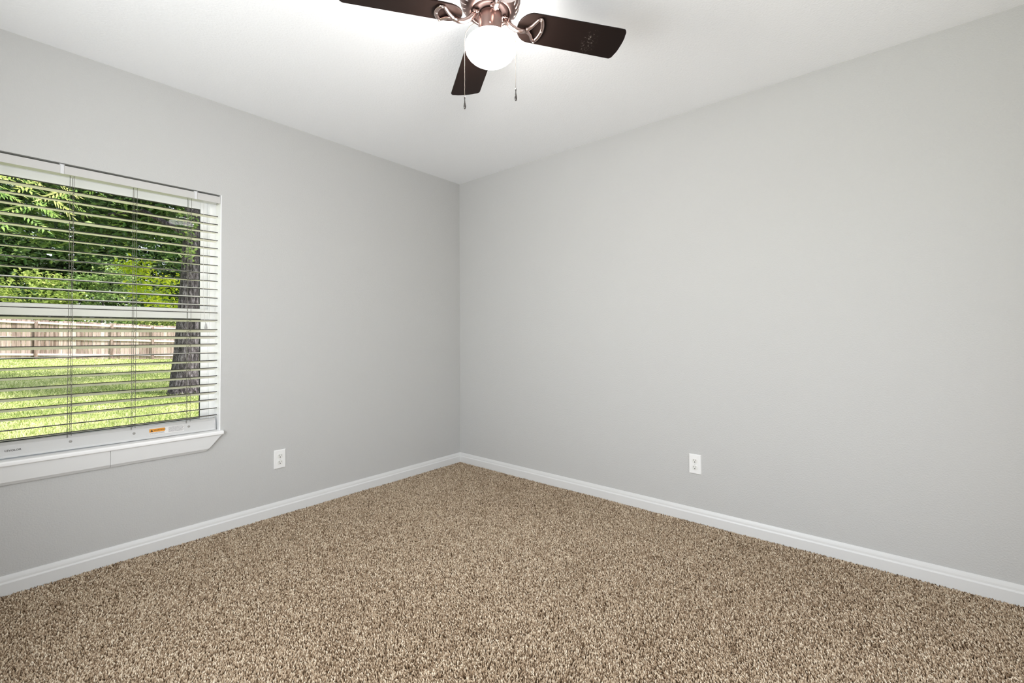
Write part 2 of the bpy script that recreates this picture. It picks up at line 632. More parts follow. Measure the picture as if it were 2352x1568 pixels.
def slats():
    q = MB()
    D, th, cr_ = .050, .0040, .0015
    for z, dr in zip(SLZ, DROP):
        slope = (z - CAM[2]) / 2.98
        rise = slope * D - dr                   # far edge height relative to the near edge
        ys = [0, .2, .4, .6, .8, 1.0]
        top = [(.015 + D * s, z + rise * s + cr_ * 4 * s * (1 - s)) for s in ys]
        bot = [(y, zz - th) for y, zz in top]
        poly = [(y - BO[1], zz - BO[2]) for y, zz in top + bot[::-1]]
        n = len(poly)
        o = len(q.v)
        q.v += [(BX0 - BO[0], p[0], p[1]) for p in poly] + [(BX1 - BO[0], p[0], p[1]) for p in poly]
        q.f.append(tuple(o + i for i in range(n))); q.mi.append(0); q.sm.append(False)
        q.f.append(tuple(o + n + i for i in range(n))[::-1]); q.mi.append(0); q.sm.append(False)
        for i in range(n):
            j = (i + 1) % n
            q.f.append((o + j, o + i, o + n + i, o + n + j))
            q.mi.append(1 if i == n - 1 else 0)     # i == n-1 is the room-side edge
            q.sm.append(False)
    return q.build('slats', [M_SLAT, M_EDGE_SHADE], bl)


slats()
for xl in ladders:
    q = MB()
    for y in (.0125, .0675):
        q.tube([np.array((xl, y, .6400 - (xl - BO[0]) * .0052 + .0038 if y < .02 else .63)) - BO, np.array((xl, y, 1.20)) - BO, np.array((xl, y, 1.87)) - BO], .0010, 6)
    for z, dr in zip(SLZ, DROP):
        rise = (z - CAM[2]) / 2.98 * .05 - dr
        q.tube([np.array((xl, .0125, z - .004)) - BO, np.array((xl, .0675, z + rise - .004)) - BO], .0007, 5)
    q.build('ladder_cord', M_CORD, bl)
    MB().tube([np.array((xl - .011, .04, .60)) - BO, np.array((xl - .011, .04, 1.87)) - BO], .0011, 6).build('lift_cord', M_CORD, bl)

# bottom rail, turned on edge and resting on the stool
rz0, rz1 = .5746, .6400
prof = [(.020, rz0), (.024, rz0 + .010), (.025, rz0 + .030), (.027, rz1 - .012), (.031, rz1 - .0085), (.034, rz1 - .004), (.035, rz1),
        (.046, rz1 + .001), (.046, rz1 - .008), (.041, rz0 + .03), (.037, rz0)]
rail = MB().prism([(y - BO[1], z - BO[2]) for y, z in prof], 0, BX0 - BO[0] + .001, BX1 - BO[0] - .004).build('bottom_rail', M_RAIL, bl)
q = MB().prism([(y - BO[1], z - BO[2]) for y, z in [(.018, rz0), (.021, rz0 + .03), (.030, rz1 - .003), (.033, rz1 + .003), (.048, rz1 + .003), (.039, rz0)]], 0, BX1 - BO[0] - .0042, BX1 - BO[0] - .001)
q.build('end_cap', M_RAIL, rail, bevel=.0006)
RAIL_TILT = R(.30)                                             # the rail hangs a little lower at its right end
rail.rotation_euler = (0, RAIL_TILT, 0)
rail.location = (0, .011, .0035)
for xl in ladders:
    q = MB()
    pr = [(0.0, -.0018), (.0042, -.0018), (.0058, -.0006), (.0058, 0.001)]
    n = 16
    v, f = [], []
    for (r_, yy) in pr:
        for k in range(n):
            an = 2 * PI * k / n
            v.append((xl - BO[0] + r_ * math.cos(an), .0252 - BO[1] + yy, rz0 + .036 - BO[2] + r_ * math.sin(an)))
    for i in range(3):
        for k in range(n):
            f.append((i * n + k, i * n + (k + 1) % n, (i + 1) * n + (k + 1) % n, (i + 1) * n + k))
    q.raw(v, f, 0, True)
    q.build('cord_plug', M_PLUG, rail)

# warning sticker on the bottom rail
lx0, lx1 = -2.166, -2.015
yl = .0247
q = MB()
q.box(np.array((lx0, yl - .0006, rz0 + .016)) - BO, np.array((lx1, yl + .001, rz0 + .049)) - BO, 0)
q.box(np.array((lx0, yl - .0010, rz0 + .030)) - BO, np.array((lx0 + .066, yl - .0004, rz0 + .047)) - BO, 1)
# caution triangle
tx = lx0 + .0045
q.prism([(tx - BO[0], rz0 + .0325 - BO[2]), (tx + .011 - BO[0], rz0 + .0325 - BO[2]), (tx + .0055 - BO[0], rz0 + .0445 - BO[2])], 1, yl - .0014 - BO[1], yl - .0010 - BO[1], 2)
rg = random.Random(4)
for k in range(3):                                             # fine print under and beside the orange field
    x = lx0 + .002
    while x < lx0 + .062:
        w_ = rg.uniform(.002, .006)
        q.box(np.array((x, yl - .0009, rz0 + .0265 - k * .0035)) - BO, np.array((x + w_, yl - .0006, rz0 + .0280 - k * .0035)) - BO, 3)
        x += w_ + .0013
for k in range(8):
    x = lx0 + .082
    while x < lx0 + .146:
        w_ = rg.uniform(.002, .006)
        q.box(np.array((x, yl - .0009, rz0 + .0450 - k * .0035)) - BO, np.array((x + w_, yl - .0006, rz0 + .0466 - k * .0035)) - BO, 3)
        x += w_ + .0012
sticker = q.build('warning_label', [M_PAPER, M_ORANGE, M_INK, M_GINK], rail)
sticker['label'] = 'white sticker with an orange warning field'
t_ = text_mesh('warning_lettering', 'WARNING', .0105, M_INK, rail, tuple(np.array((lx0 + .018, yl - .0016, rz0 + .0385)) - BO), (PI / 2, 0, 0))
t2 = text_mesh('brand_lettering', 'LEVOLOR', .0115, M_INK, rail, tuple(np.array((-2.668, .0236, rz0 + .030)) - BO), (PI / 2, 0, 0))

# pull cord with tassel
q = MB()
px = -1.9385
q.tube([np.array((px, .004, 1.865)) - BO, np.array((px + .001, .002, 1.6)) - BO, np.array((px - .001, .002, 1.4)) - BO, np.array((px + .006, .002, 1.20)) - BO, np.array((px + .012, .002, 1.178)) - BO], .0010, 6)
pc = q.build('pull_cord', mat('white_pull_cord', lin(214, 212, 208), .8), bl)
MB().lathe([(.0, .0), (.0070, .0005), (.0078, .004), (.0068, .010), (.0050, .018), (.0038, .026), (.0022, .031), (.0, .032)], np.array((px + .0135, .002, 1.148)) - BO, 16).build('cord_tassel', mat('grey_plastic_tassel', lin(170, 170, 168), .35), pc)

# ------------------------------------------------------------------ outlets
M_PLATE = mat('white_outlet_plate', (0.86, 0.86, 0.85, 1), 0.35)
M_RECEPT = mat('white_receptacle', (0.80, 0.80, 0.77, 1), 0.35)
M_SLOT = mat('dark_outlet_slot', (0.015, 0.014, 0.013, 1), 0.7)
M_SCREW = mat('white_screw', (0.62, 0.62, 0.6, 1), 0.35)


def outlet(loc, rotz, label, first=None):
    if first:
        o = dup(first)
        o.location = loc
        o.rotation_euler = (0, 0, rotz)
        tag(o, label, 'outlet', 'duplex wall outlets')
        return o
    o = empty('wall_outlet', loc, rotz)           # local: face looks to -y, plate centred at origin
    tag(o, label, 'outlet', 'duplex wall outlets')
    q = MB()
    w, h, d = .035, .05725, .006
    i = .0035
    v = [(-w, 0, -h), (w, 0, -h), (w, 0, h), (-w, 0, h), (-w, -.002, -h), (w, -.002, -h), (w, -.002, h), (-w, -.002, h),
         (-w + i, -d, -h + i), (w - i, -d, -h + i), (w - i, -d, h - i), (-w + i, -d, h - i)]
    f = [(3, 2, 1, 0), (8, 9, 10, 11)]
    for k in range(4):
        j = (k + 1) % 4
        f += [(k, j, 4 + j, 4 + k), (4 + k, 4 + j, 8 + j, 8 + k)]
    q.raw(v, f)
    q.build('plate', M_PLATE, o)
    for s in (1, -1):
        zc = s * .0195
        q = MB()
        poly = []
        for k in range(28):
            a = 2 * PI * k / 28
            poly.append((max(-.0150, min(.0150, .0172 * math.cos(a))), zc + .0145 * math.sin(a)))
        q.prism(poly, 1, -.0085, -.005)
        rc = q.build('receptacle', M_RECEPT, o, bevel=.0006)
        q = MB()
        q.box((-.0073, -.0088, zc + .0005), (-.0053, -.0084, zc + .0090))
        q.build('slot', M_SLOT, rc)
        q = MB()
        q.box((.0051, -.0088, zc + .0015), (.0069, -.0084, zc + .0082))
        q.build('slot', M_SLOT, rc)
        q = MB()
        poly = [(.0028 * math.cos(PI * k / 8), zc - .0062 + .0030 * math.sin(PI * k / 8)) for k in range(9)] + [(-.0028, zc - .0088), (.0028, zc - .0088)]
        q.prism(poly, 1, -.0088, -.0084)
        q.build('ground_hole', M_SLOT, rc)
    q = MB()
    poly = [(.0026 * math.cos(2 * PI * k / 14), .0026 * math.sin(2 * PI * k / 14)) for k in range(14)]
    q.prism(poly, 1, -.0070, -.0058)
    q.build('screw', M_SCREW, o)
    return o


ou = outlet((-1.5262, 0, .3427), 0, 'white duplex outlet on the window wall, right of the sill')
outlet((0, -2.0160, .3389), -PI / 2, 'white duplex outlet low on the long windowless wall', ou)

# ------------------------------------------------------------------ ceiling fan
FX, FY = -1.5399, -1.8151
ZB = 2.257
fan = empty('ceiling_fan', (FX, FY, H))
tag(fan, 'brushed nickel ceiling fan with dark brown blades and a lit white globe', 'ceiling fan')
M_NICKEL = mat('brushed_nickel', lin(132, 110, 104), 0.34, 1.0)
M_ARM = mat('polished_nickel_arm', lin(182, 160, 154), 0.25, 1.0)
M_DARKM = mat('dark_fan_recess', lin(60, 44, 40), 0.45, 0.6)
M_BLADE = mat('espresso_blade', lin(34, 22, 18), 0.5, spec=.12)
_t = add_bump(M_BLADE, 220, 0.05, 0.0005)


def blade_dusty():
    m = mat('espresso_blade_scuffed', lin(34, 22, 18), 0.5, spec=.12)
    tc_ = N(m, 'ShaderNodeTexCoord')
    mp = N(m, 'ShaderNodeMapping')
    mp.inputs['Location'].default_value = (-.40, -.012, 0)
    mp.vector_type = 'POINT'
    L(m, tc_.outputs['Object'], mp.inputs['Vector'])
    sc = N(m, 'ShaderNodeVectorMath', operation='MULTIPLY')
    sc.inputs[1].default_value = (30, 15, 0)
    L(m, mp.outputs[0], sc.inputs[0])
    ln = N(m, 'ShaderNodeVectorMath', operation='LENGTH')
    L(m, sc.outputs[0], ln.inputs[0])
    ns = N(m, 'ShaderNodeTexNoise', Scale=110.0, Detail=4.0, Roughness=0.7)
    L(m, tc_.outputs['Object'], ns.inputs['Vector'])
    inv = N(m, 'ShaderNodeMath', operation='SUBTRACT')
    inv.inputs[0].default_value = 1.0
    L(m, ln.outputs['Value'], inv.inputs[1])
    cl = N(m, 'ShaderNodeMath', operation='MULTIPLY', use_clamp=True)
    L(m, inv.outputs[0], cl.inputs[0])
    rp = ramp(m, ns.outputs[0], [(.56, (0, 0, 0, 1)), (.70, (1, 1, 1, 1))])
    L(m, rp.outputs[0], cl.inputs[1])
    mx = N(m, 'ShaderNodeMix', data_type='RGBA')
    mx.inputs['A'].default_value = lin(27, 18, 15)
    mx.inputs['B'].default_value = lin(170, 160, 150)
    L(m, cl.outputs[0], mx.inputs['Factor'])
    L(m, mx.outputs['Result'], P(m).inputs['Base Color'])
    return m


M_BLADE2 = blade_dusty()
# motor housing (z relative to the ceiling)
hs = MB().lathe([(.0, 0), (.070, 0), (.078, -.006), (.080, -.016), (.088, -.024), (.104, -.034), (.1115, -.050), (.1125, -.088), (.1110, -.112), (.106, -.129), (.097, -.142), (.085, -.152), (.0765, -.1565), (.0725, -.157), (.0705, -.154), (.0705, -.138), (.0, -.138)], (0, 0, 0), 72).build('motor_housing', M_NICKEL, fan)
M_SLOT2 = mat('bright_vent_edge', lin(214, 198, 192), .25, 1.0)
q = MB()
for k in range(28):                                            # oblique cooling slots around the lower shoulder
    a = 2 * PI * k / 28
    pts = []
    for s in np.linspace(0, 1, 5):
        r_ = .1085 - .0165 * s
        z_ = -.1235 - .0225 * s - .0030 * math.sin(PI * s) - .0005
        an = a + .17 * s
        pts.append((r_ * math.cos(an), r_ * math.sin(an), z_))
    q.tube(pts, [.0008, .0022, .0026, .0022, .0008], 6)
q.build('vent_slots', M_SLOT2, hs)
# flywheel ring the blade arms bolt to
MB().lathe([(.0, -.139), (.064, -.139), (.066, -.144), (.064, -.152), (.056, -.155), (.0, -.155)], (0, 0, 0), 48).build('flywheel', M_DARKM, fan)
# switch housing / light fitter
fit = MB().lathe([(.0, -.1555), (.034, -.1555), (.0395, -.158), (.0425, -.163), (.0435, -.170), (.0435, -.236), (.0415, -.239), (.0, -.239)], (0, 0, 0), 48).build('light_fitter', M_NICKEL, fan)
for a in (R(222), R(342), R(102)):
    v = np.array((math.cos(a), math.sin(a), 0))
    MB().tube([v * .043 + (0, 0, -.218), v * .050 + (0, 0, -.218)], [.0032, .0036], 10).build('thumb_screw', M_NICKEL, fit)
M_GLOBE = bpy.data.materials.new('lit_opal_glass')
M_GLOBE.use_nodes = True
pb = P(M_GLOBE)
pb.inputs['Base Color'].default_value = (.9, .9, .88, 1)
pb.inputs['Roughness'].default_value = .25
pb.inputs['Emission Color'].default_value = (1.0, .975, .945, 1)
pb.inputs['Emission Strength'].default_value = GLOBE_STRENGTH
gz = 2.157 - H
gp = [(.039, .047 + gz)]
for k in range(0, 19):
    a = R(68) - R(158) * k / 18
    gp.append((  .0930 * math.cos(a) if k < 18 else 0.0, .0610 * math.sin(a) * (1.0 if a < 0 else .86) + gz))
gl = MB().lathe(gp, (0, 0, 0), 56).build('globe', M_GLOBE, fan)
gl['label'] = 'glowing white opal glass globe'

TH0 = -33.7
PITCH_B = R(12)


def make_blade(k):
    th = R(TH0 + 90 * k)
    ez = Vector((0, 0, ZB - H))
    # blade outline, r along the arm, s across
    out = []
    hw0, hw1 = .064, .0705
    root = []
    for a in np.linspace(-90, 90, 15):                      # rounded root
        root.append((.162 - .058 * math.cos(R(a)), -hw0 * math.sin(R(a))))
    pts = list(root)                                        # from +s to -s over the root
    rt = .022
    for a in np.linspace(-90, 0, 7):                        # tip corner, -s side
        pts.append((.514 + (.016) * math.cos(R(a)) - .002, -hw1 + rt + rt * math.sin(R(a))))
    for s_ in np.linspace(-.035, .035, 5):
        pts.append((.530 + .004 * (1 - (s_ / .05) ** 2), s_))
    for a in np.linspace(0, 90, 7):
        pts.append((.514 + (.016) * math.cos(R(a)) - .002, hw1 - rt + rt * math.sin(R(a))))
    th_ = .0055
    n = len(pts)
    q = MB()
    v = [(p[0], p[1], 0) for p in pts] + [(p[0], p[1], th_) for p in pts]
    f = [tuple(range(n)), tuple(range(n, 2 * n))[::-1]] + [(i, n + i, n + (i + 1) % n, (i + 1) % n) for i in range(n)]
    q.raw(v, f)
    bo = q.build('blade', M_BLADE2 if k == 0 else M_BLADE, fan, bevel=.001)
    # +s edge hangs lower
    bo.matrix_local = Matrix.Translation(ez) @ Matrix.Rotation(th, 4, 'Z') @ Matrix.Rotation(-PITCH_B, 4, 'X')
    # blade arm in blade coordinates (underside is z < 0)
    q = MB()
    stem = [(.054, .0, .022), (.066, 0, .008), (.080, .0, -.007), (.098, .0, -.017), (.116, .0, -.018), (.134, 0, -.013)]
    q.tube(stem, [.0095, .0100, .0098, .0094, .0094, .0100], 12)
    for sg in (1, -1):
        q.tube([(.128, 0, -.014), (.144, sg * .006, -.0110), (.158, sg * .020, -.0060), (.172, sg * .043, -.0035), (.182, sg * .051, -.0035)], [.0080, .0072, .0066, .0062, .0055], 10)
    arc = [(.182 + .016 * (1 - (s_ / .051) ** 2), s_, -.0035) for s_ in np.linspace(-.051, .051, 13)]
    q.tube(arc, [.0055] + [.0078] * 11 + [.0055], 10, flat=.7)
    ar = q.build('blade_arm', M_ARM, bo)
    ar['label'] = 'curved brushed nickel bracket'
    for (r_, s_) in ((.182, .051), (.182, -.051), (.197, 0)):
        MB().lathe([(.0, -.0105), (.0030, -.0100), (.0042, -.0085), (.0042, -.004)], (r_, s_, 0), 12).build('screw', M_SLOT2, bo)
    # the arm's foot and its two bolts at the flywheel
    q = MB()
    q.box((.044, -.0105, .018), (.066, .0105, .026))
    q.lathe([(.0, .012), (.004, .013), (.0048, .020)], (.053, .0125, 0), 12)
    q.lathe([(.0, .012), (.004, .013), (.0048, .020)], (.053, -.0125, 0), 12)
    q.build('arm_foot', M_ARM, bo, bevel=.0015)


for k in range(4):
    make_blade(k)

M_CHAIN = mat('bead_chain_metal', lin(104, 96, 88), .35, 1.0)
M_FOB = mat('dark_pull_fob', lin(96, 92, 90), .18, 1.0)
for lat, zend, zfob in ((-.0920, 1.962, 1.914), (.0910, 1.990, 1.943)):
    dl = np.array([RT[0] * lat - FW[0] * .033, RT[1] * lat - FW[1] * .033, 0])
    dl_ = dl / np.linalg.norm(dl)
    pts = [dl_ * .045 + (0, 0, 2.250 - H), dl_ * .060 + (0, 0, 2.237 - H), dl_ * .080 + (0, 0, 2.216 - H), dl_ * .093 + (0, 0, 2.192 - H), dl_ * .0975 + (0, 0, 2.165 - H), dl_ * .0975 + (0, 0, zend - H)]
    q = MB()
    q.tube(pts, .0005, 5)
    seg = [np.linalg.norm(pts[i + 1] - pts[i]) for i in range(5)]
    tot = sum(seg)
    s_ = 0.0
    while s_ < tot:
        t_, i = s_, 0
        while i < 4 and t_ > seg[i]:
            t_ -= seg[i]
            i += 1
        p_ = pts[i] + (pts[i + 1] - pts[i]) * min(1, t_ / seg[i])
        q.lathe([(.0, -.0015), (.0011, -.0007), (.0011, .0007), (.0, .0015)], p_, 6)
        s_ += .0042
    ch = q.build('pull_chain', M_CHAIN, fan)
    zf = zfob - H
    tip = dl_ * .0975
    L_ = zend - zfob
    MB().lathe([(.0, 0), (.0022, .001), (.0042, .006), (.0048, .011), (.0040, .017), (.0024, .024), (.0014, L_ * .72), (.0022, L_ * .8), (.0022, L_ * .95), (.0, L_)], (tip[0], tip[1], zf), 14).build('chain_fob', M_FOB, ch)

# ------------------------------------------------------------------ the yard
GA, GB, GC = (-2.104, 27.676, .1447), (3.257, 27.707, -.0898), (.05, 8.54, -.10)
_pl = np.linalg.solve(np.array([[a[0], a[1], 1] for a in (GA, GB, GC)]), np.array([GA[2], GB[2], GC[2]]))


def ground(x, y):
    x = np.clip(x, -6, 8)
    return _pl[0] * x * np.clip(y / 27.0, 0, 1) + _pl[1] * y + _pl[2]


def gz_(x, y):
    return float(ground(np.array(x, float), np.array(y, float)))


def leafmat(name, stops, transl=.35):
    m = bpy.data.materials.new(name)
    m.use_nodes = True
    nt = m.node_tree
    p = P(m)
    a = N(m, 'ShaderNodeAttribute', attribute_name='tint')
    r = ramp(m, a.outputs['Fac'], stops)
    L(m, r.outputs[0], p.inputs['Base Color'])
    p.inputs['Roughness'].default_value = .5
    p.inputs['Specular IOR Level'].default_value = .3
    tl = N(m, 'ShaderNodeBsdfTranslucent')
    L(m, r.outputs[0], tl.inputs[0])
    mx = N(m, 'ShaderNodeMixShader')
    mx.inputs[0].default_value = transl
    L(m, p.outputs[0], mx.inputs[1])
    L(m, tl.outputs[0], mx.inputs[2])
    L(m, mx.outputs[0], nt.nodes['Material Output'].inputs[0])
    return m


M_LEAF_D = leafmat('dark_green_leaves', [(0, lin(26, 42, 20)), (.6, lin(66, 98, 48)), (1, lin(140, 164, 90))])
M_LEAF_M = leafmat('mid_green_leaves', [(0, lin(70, 98, 52)), (.6, lin(134, 162, 90)), (1, lin(196, 206, 136))])
M_LEAF_B = leafmat('yellow_green_leaves', [(0, lin(92, 116, 56)), (.5, lin(158, 178, 90)), (1, lin(210, 214, 132))], .45)
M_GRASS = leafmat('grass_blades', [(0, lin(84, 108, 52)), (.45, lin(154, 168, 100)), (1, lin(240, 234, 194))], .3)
M_BARK = mat('rough_grey_bark', (0.1, 0.09, 0.09, 1), .9, spec=.1)
tc = N(M_BARK, 'ShaderNodeTexCoord')
mp = N(M_BARK, 'ShaderNodeMapping')
mp.inputs['Scale'].default_value = (26, 26, 7)
L(M_BARK, tc.outputs['Object'], mp.inputs['Vector'])
ns = N(M_BARK, 'ShaderNodeTexNoise', Scale=1.0, Detail=5.0, Roughness=.7)
L(M_BARK, mp.outputs[0], ns.inputs['Vector'])
rp = ramp(M_BARK, ns.outputs[0], [(.36, lin(30, 28, 30)), (.52, lin(82, 76, 80)), (.66, lin(140, 134, 142))])
L(M_BARK, rp.outputs[0], P(M_BARK).inputs['Base Color'])
bp = N(M_BARK, 'ShaderNodeBump', Strength=1.0, Distance=.03)
L(M_BARK, ns.outputs[0], bp.inputs['Height'])
L(M_BARK, bp.outputs[0], P(M_BARK).inputs['Normal'])

M_SOIL = mat('lawn_soil', (.1, .2, .05, 1), .95, spec=.1)
tc = N(M_SOIL, 'ShaderNodeTexCoord')
ns = N(M_SOIL, 'ShaderNodeTexNoise', Scale=1.1, Detail=9.0, Roughness=.75)
L(M_SOIL, tc.outputs['Object'], ns.inputs['Vector'])
rp = ramp(M_SOIL, ns.outputs[0], [(.32, lin(92, 112, 54)), (.48, lin(152, 164, 92)), (.64, lin(226, 220, 168))])
L(M_SOIL, rp.outputs[0], P(M_SOIL).inputs['Base Color'])


def lawn():
    xs = np.linspace(-16, 22, 77)
    ys = np.linspace(.151, 50, 90)
    X, Y = np.meshgrid(xs, ys)
    Z = ground(X.ravel(), Y.ravel()).reshape(X.shape)
    Z = np.where(Y < 3, np.minimum(Z, -.16), Z)
    V = np.stack([X, Y, Z], -1).reshape(-1, 3)
    nx = len(xs)
    f = [(j * nx + i, j * nx + i + 1, (j + 1) * nx + i + 1, (j + 1) * nx + i) for j in range(len(ys) - 1) for i in range(nx - 1)]
    o = MB().raw(V, f, 0, True).build('lawn_ground', M_SOIL)
    struct(o)
    rg = np.random.default_rng(8)
    n = 110000
    # density falls with distance; wedge seen through the window plus margin
    u = rg.random(n)
    dist = 6.2 * (31.5 / 6.2) ** u
    ang = R(58) + rg.random(n) * R(44)
    x = CAM[0] + dist * np.cos(ang)
    y = CAM[1] + dist * np.sin(ang)
    k = (y > 2.5) & (y < 27.6)
    x, y, dist = x[k], y[k], dist[k]
    n = len(x)
    h = rg.uniform(.035, .085, n) * (1 + .3 * np.sin(x * 1.3) * np.cos(y * .9))
    w = (.0035 + .0011 * dist) * rg.uniform(.6, 1.2, n) * .55
    a = rg.uniform(0, 2 * PI, n)
    z = ground(x, y) - .005
    lx, ly = h * rg.normal(0, .45, n), h * rg.normal(0, .45, n)
    V = np.zeros((n, 3, 3))
    V[:, 0] = np.stack([x - w * np.cos(a), y - w * np.sin(a), z], 1)
    V[:, 1] = np.stack([x + w * np.cos(a), y + w * np.sin(a), z], 1)
    V[:, 2] = np.stack([x + lx, y + ly, z + h], 1)
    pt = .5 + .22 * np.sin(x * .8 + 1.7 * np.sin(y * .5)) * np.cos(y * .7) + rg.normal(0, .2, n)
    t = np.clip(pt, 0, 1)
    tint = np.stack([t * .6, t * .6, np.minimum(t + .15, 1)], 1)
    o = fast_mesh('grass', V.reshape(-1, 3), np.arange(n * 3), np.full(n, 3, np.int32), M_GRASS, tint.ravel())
    tag(o, 'sunlit and shaded mown grass of the yard outside the window', 'grass', kind='stuff')


lawn()

# fence -------------------------------------------------------------
M_FENCE = mat('weathered_fence_wood', (.4, .33, .3, 1), .85, spec=.1)
tc = N(M_FENCE, 'ShaderNodeTexCoord')
at_ = N(M_FENCE, 'ShaderNodeAttribute', attribute_name='tint')
mp = N(M_FENCE, 'ShaderNodeMapping')
mp.inputs['Scale'].default_value = (14, 14, .9)
L(M_FENCE, tc.outputs['Object'], mp.inputs['Vector'])
ns = N(M_FENCE, 'ShaderNodeTexNoise', Scale=1.0, Detail=4.0, Roughness=.65)
L(M_FENCE, mp.outputs[0], ns.inputs['Vector'])
ad = N(M_FENCE, 'ShaderNodeMath', operation='ADD')
L(M_FENCE, ns.outputs[0], ad.inputs[0])
L(M_FENCE, at_.outputs['Fac'], ad.inputs[1])
rp = ramp(M_FENCE, ad.outputs[0], [(.40, lin(106, 90, 84)), (.75, lin(162, 146, 141)), (1.0, lin(194, 182, 178))])
L(M_FENCE, rp.outputs[0], P(M_FENCE).inputs['Base Color'])
M_FRAIL = mat('pale_fence_rail', lin(196, 180, 178), .85, spec=.1)


def fence():
    FYW = 27.70
    fo = empty('privacy_fence', (1.0, FYW, 0))
    tag(fo, 'weathered wooden privacy fence with posts and rails across the yard', 'fence')
    rg = np.random.default_rng(3)
    V, F, C, T_ = [], [], [], []
    x = -8.0
    w = .14
    while x < 13:
        z0 = gz_(x, FYW) + .03
        z1 = z0 + 1.80 + rg.uniform(-.02, .02)
        y0 = rg.uniform(0.0, .006)
        o = len(V)
        V += [(x - 1, .03 + y0, z0), (x + w - 1, .03 + y0, z0), (x + w - 1, .05 + y0, z0), (x - 1, .05 + y0, z0),
              (x - 1, .03 + y0, z1), (x + w - 1, .03 + y0, z1), (x + w - 1, .05 + y0, z1), (x - 1, .05 + y0, z1)]
        for q in [(3, 2, 1, 0), (4, 5, 6, 7), (0, 1, 5, 4), (1, 2, 6, 5), (2, 3, 7, 6), (3, 0, 4, 7)]:
            F += [o + i for i in q]
            C.append(4)
        T_ += [float(rg.uniform(-.05, .38))] * 8
        x += w + .012
    o = fast_mesh('picket_panel', V, F, C, M_FENCE, T_, False, fo)
    posts = [-8.0, -5.9, -3.55, -1.0, 1.68, 3.35, 5.95, 8.4, 10.8]
    for i, px_ in enumerate(posts):
        z0 = gz_(px_, FYW)
        MB().box((px_ - .055 - 1, -.075, z0 - .1), (px_ + .055 - 1, .03, z0 + 1.72)).build('post', M_FENCE, fo, bevel=.006)
        if i + 1 < len(posts):
            p2 = posts[i + 1]
            za, zb = gz_(px_, FYW), gz_(p2, FYW)
            for hz in (.18, .95, 1.66):
                q = MB()
                a, c = (px_ + .055 - 1), (p2 - .055 - 1)
                v = [(a, -.03, za + hz), (c, -.03, zb + hz), (c, .03, zb + hz), (a, .03, za + hz), (a, -.03, za + hz + .09), (c, -.03, zb + hz + .09), (c, .03, zb + hz + .09), (a, .03, za + hz + .09)]
                q.raw(v, [(3, 2, 1, 0), (4, 5, 6, 7), (0, 1, 5, 4), (1, 2, 6, 5), (2, 3, 7, 6), (3, 0, 4, 7)])
                q.build('rail', M_FRAIL, fo)


fence()


# foliage -------------------------------------------------------------
def leaf_cloud(name, blobs, n, size, mtl, parent, seed, aspect=.45, clump=.42, nclump=60, droop=0.0):
    """blobs: list of (centre, radii, weight); leaves as folded four-point blades in clumps"""
    rg = np.random.default_rng(seed)
    wts = np.array([b_[2] for b_ in blobs], float)
    wts /= wts.sum()
    C_, K_ = [], []
    for (c, rad, w_), wt in zip(blobs, wts):
        m_ = max(3, int(nclump * wt))
        d = rg.normal(size=(m_, 3))
        d /= np.linalg.norm(d, axis=1)[:, None]
        rr = rg.uniform(.35, 1.0, m_) ** .5
        C_.append(np.array(c) + d * rr[:, None] * np.array(rad))
    C_ = np.concatenate(C_)
    idx = rg.integers(0, len(C_), n)
    p = C_[idx] + rg.normal(size=(n, 3)) * clump * np.array([1, 1, .6])
    cb = rg.normal(0, .14, len(C_))[idx]
    ax = rg.normal(size=(n, 3))
    ax[:, 2] = ax[:, 2] * .5 - droop
    ax /= np.linalg.norm(ax, axis=1)[:, None]
    nr = rg.normal(size=(n, 3)) * .8 + np.array([0, 0, 1.0])
    sd_ = np.cross(ax, nr)
    sd_ /= np.linalg.norm(sd_, axis=1)[:, None] + 1e-9
    up = np.cross(sd_, ax)
    Ls = size * rg.uniform(.6, 1.3, n)[:, None]
    V = np.zeros((n, 4, 3))
    V[:, 0] = p
    V[:, 1] = p + ax * Ls * .5 + sd_ * Ls * aspect * .5 + up * Ls * .08
    V[:, 2] = p + ax * Ls - np.array([0, 0, 1]) * Ls * .12
    V[:, 3] = p + ax * Ls * .5 - sd_ * Ls * aspect * .5 + up * Ls * .08
    loops = (np.arange(n)[:, None] * 4 + np.array([0, 1, 2, 0, 2, 3])).ravel()
    t = np.clip(.5 + cb + rg.normal(0, .2, n), 0, 1)
    return fast_mesh(name, V.reshape(-1, 3), loops, np.full(2 * n, 3, np.int32), mtl, np.repeat(t, 4), False, parent)


def trunk(name, pts, rads, parent, n=18, seed=1, limbs=()):
    rg = np.random.default_rng(seed)
    q = MB()
    q.tube(pts, rads, n)
    for i, p in enumerate(q.v):
        q.v[i] = tuple(np.array(p) + rg.normal(0, .012, 3) * (1 if i < len(q.v) else 0))
    for lp, lr in limbs:
        q.tube(lp, lr, 8)
    return q.build(name, M_BARK, parent)


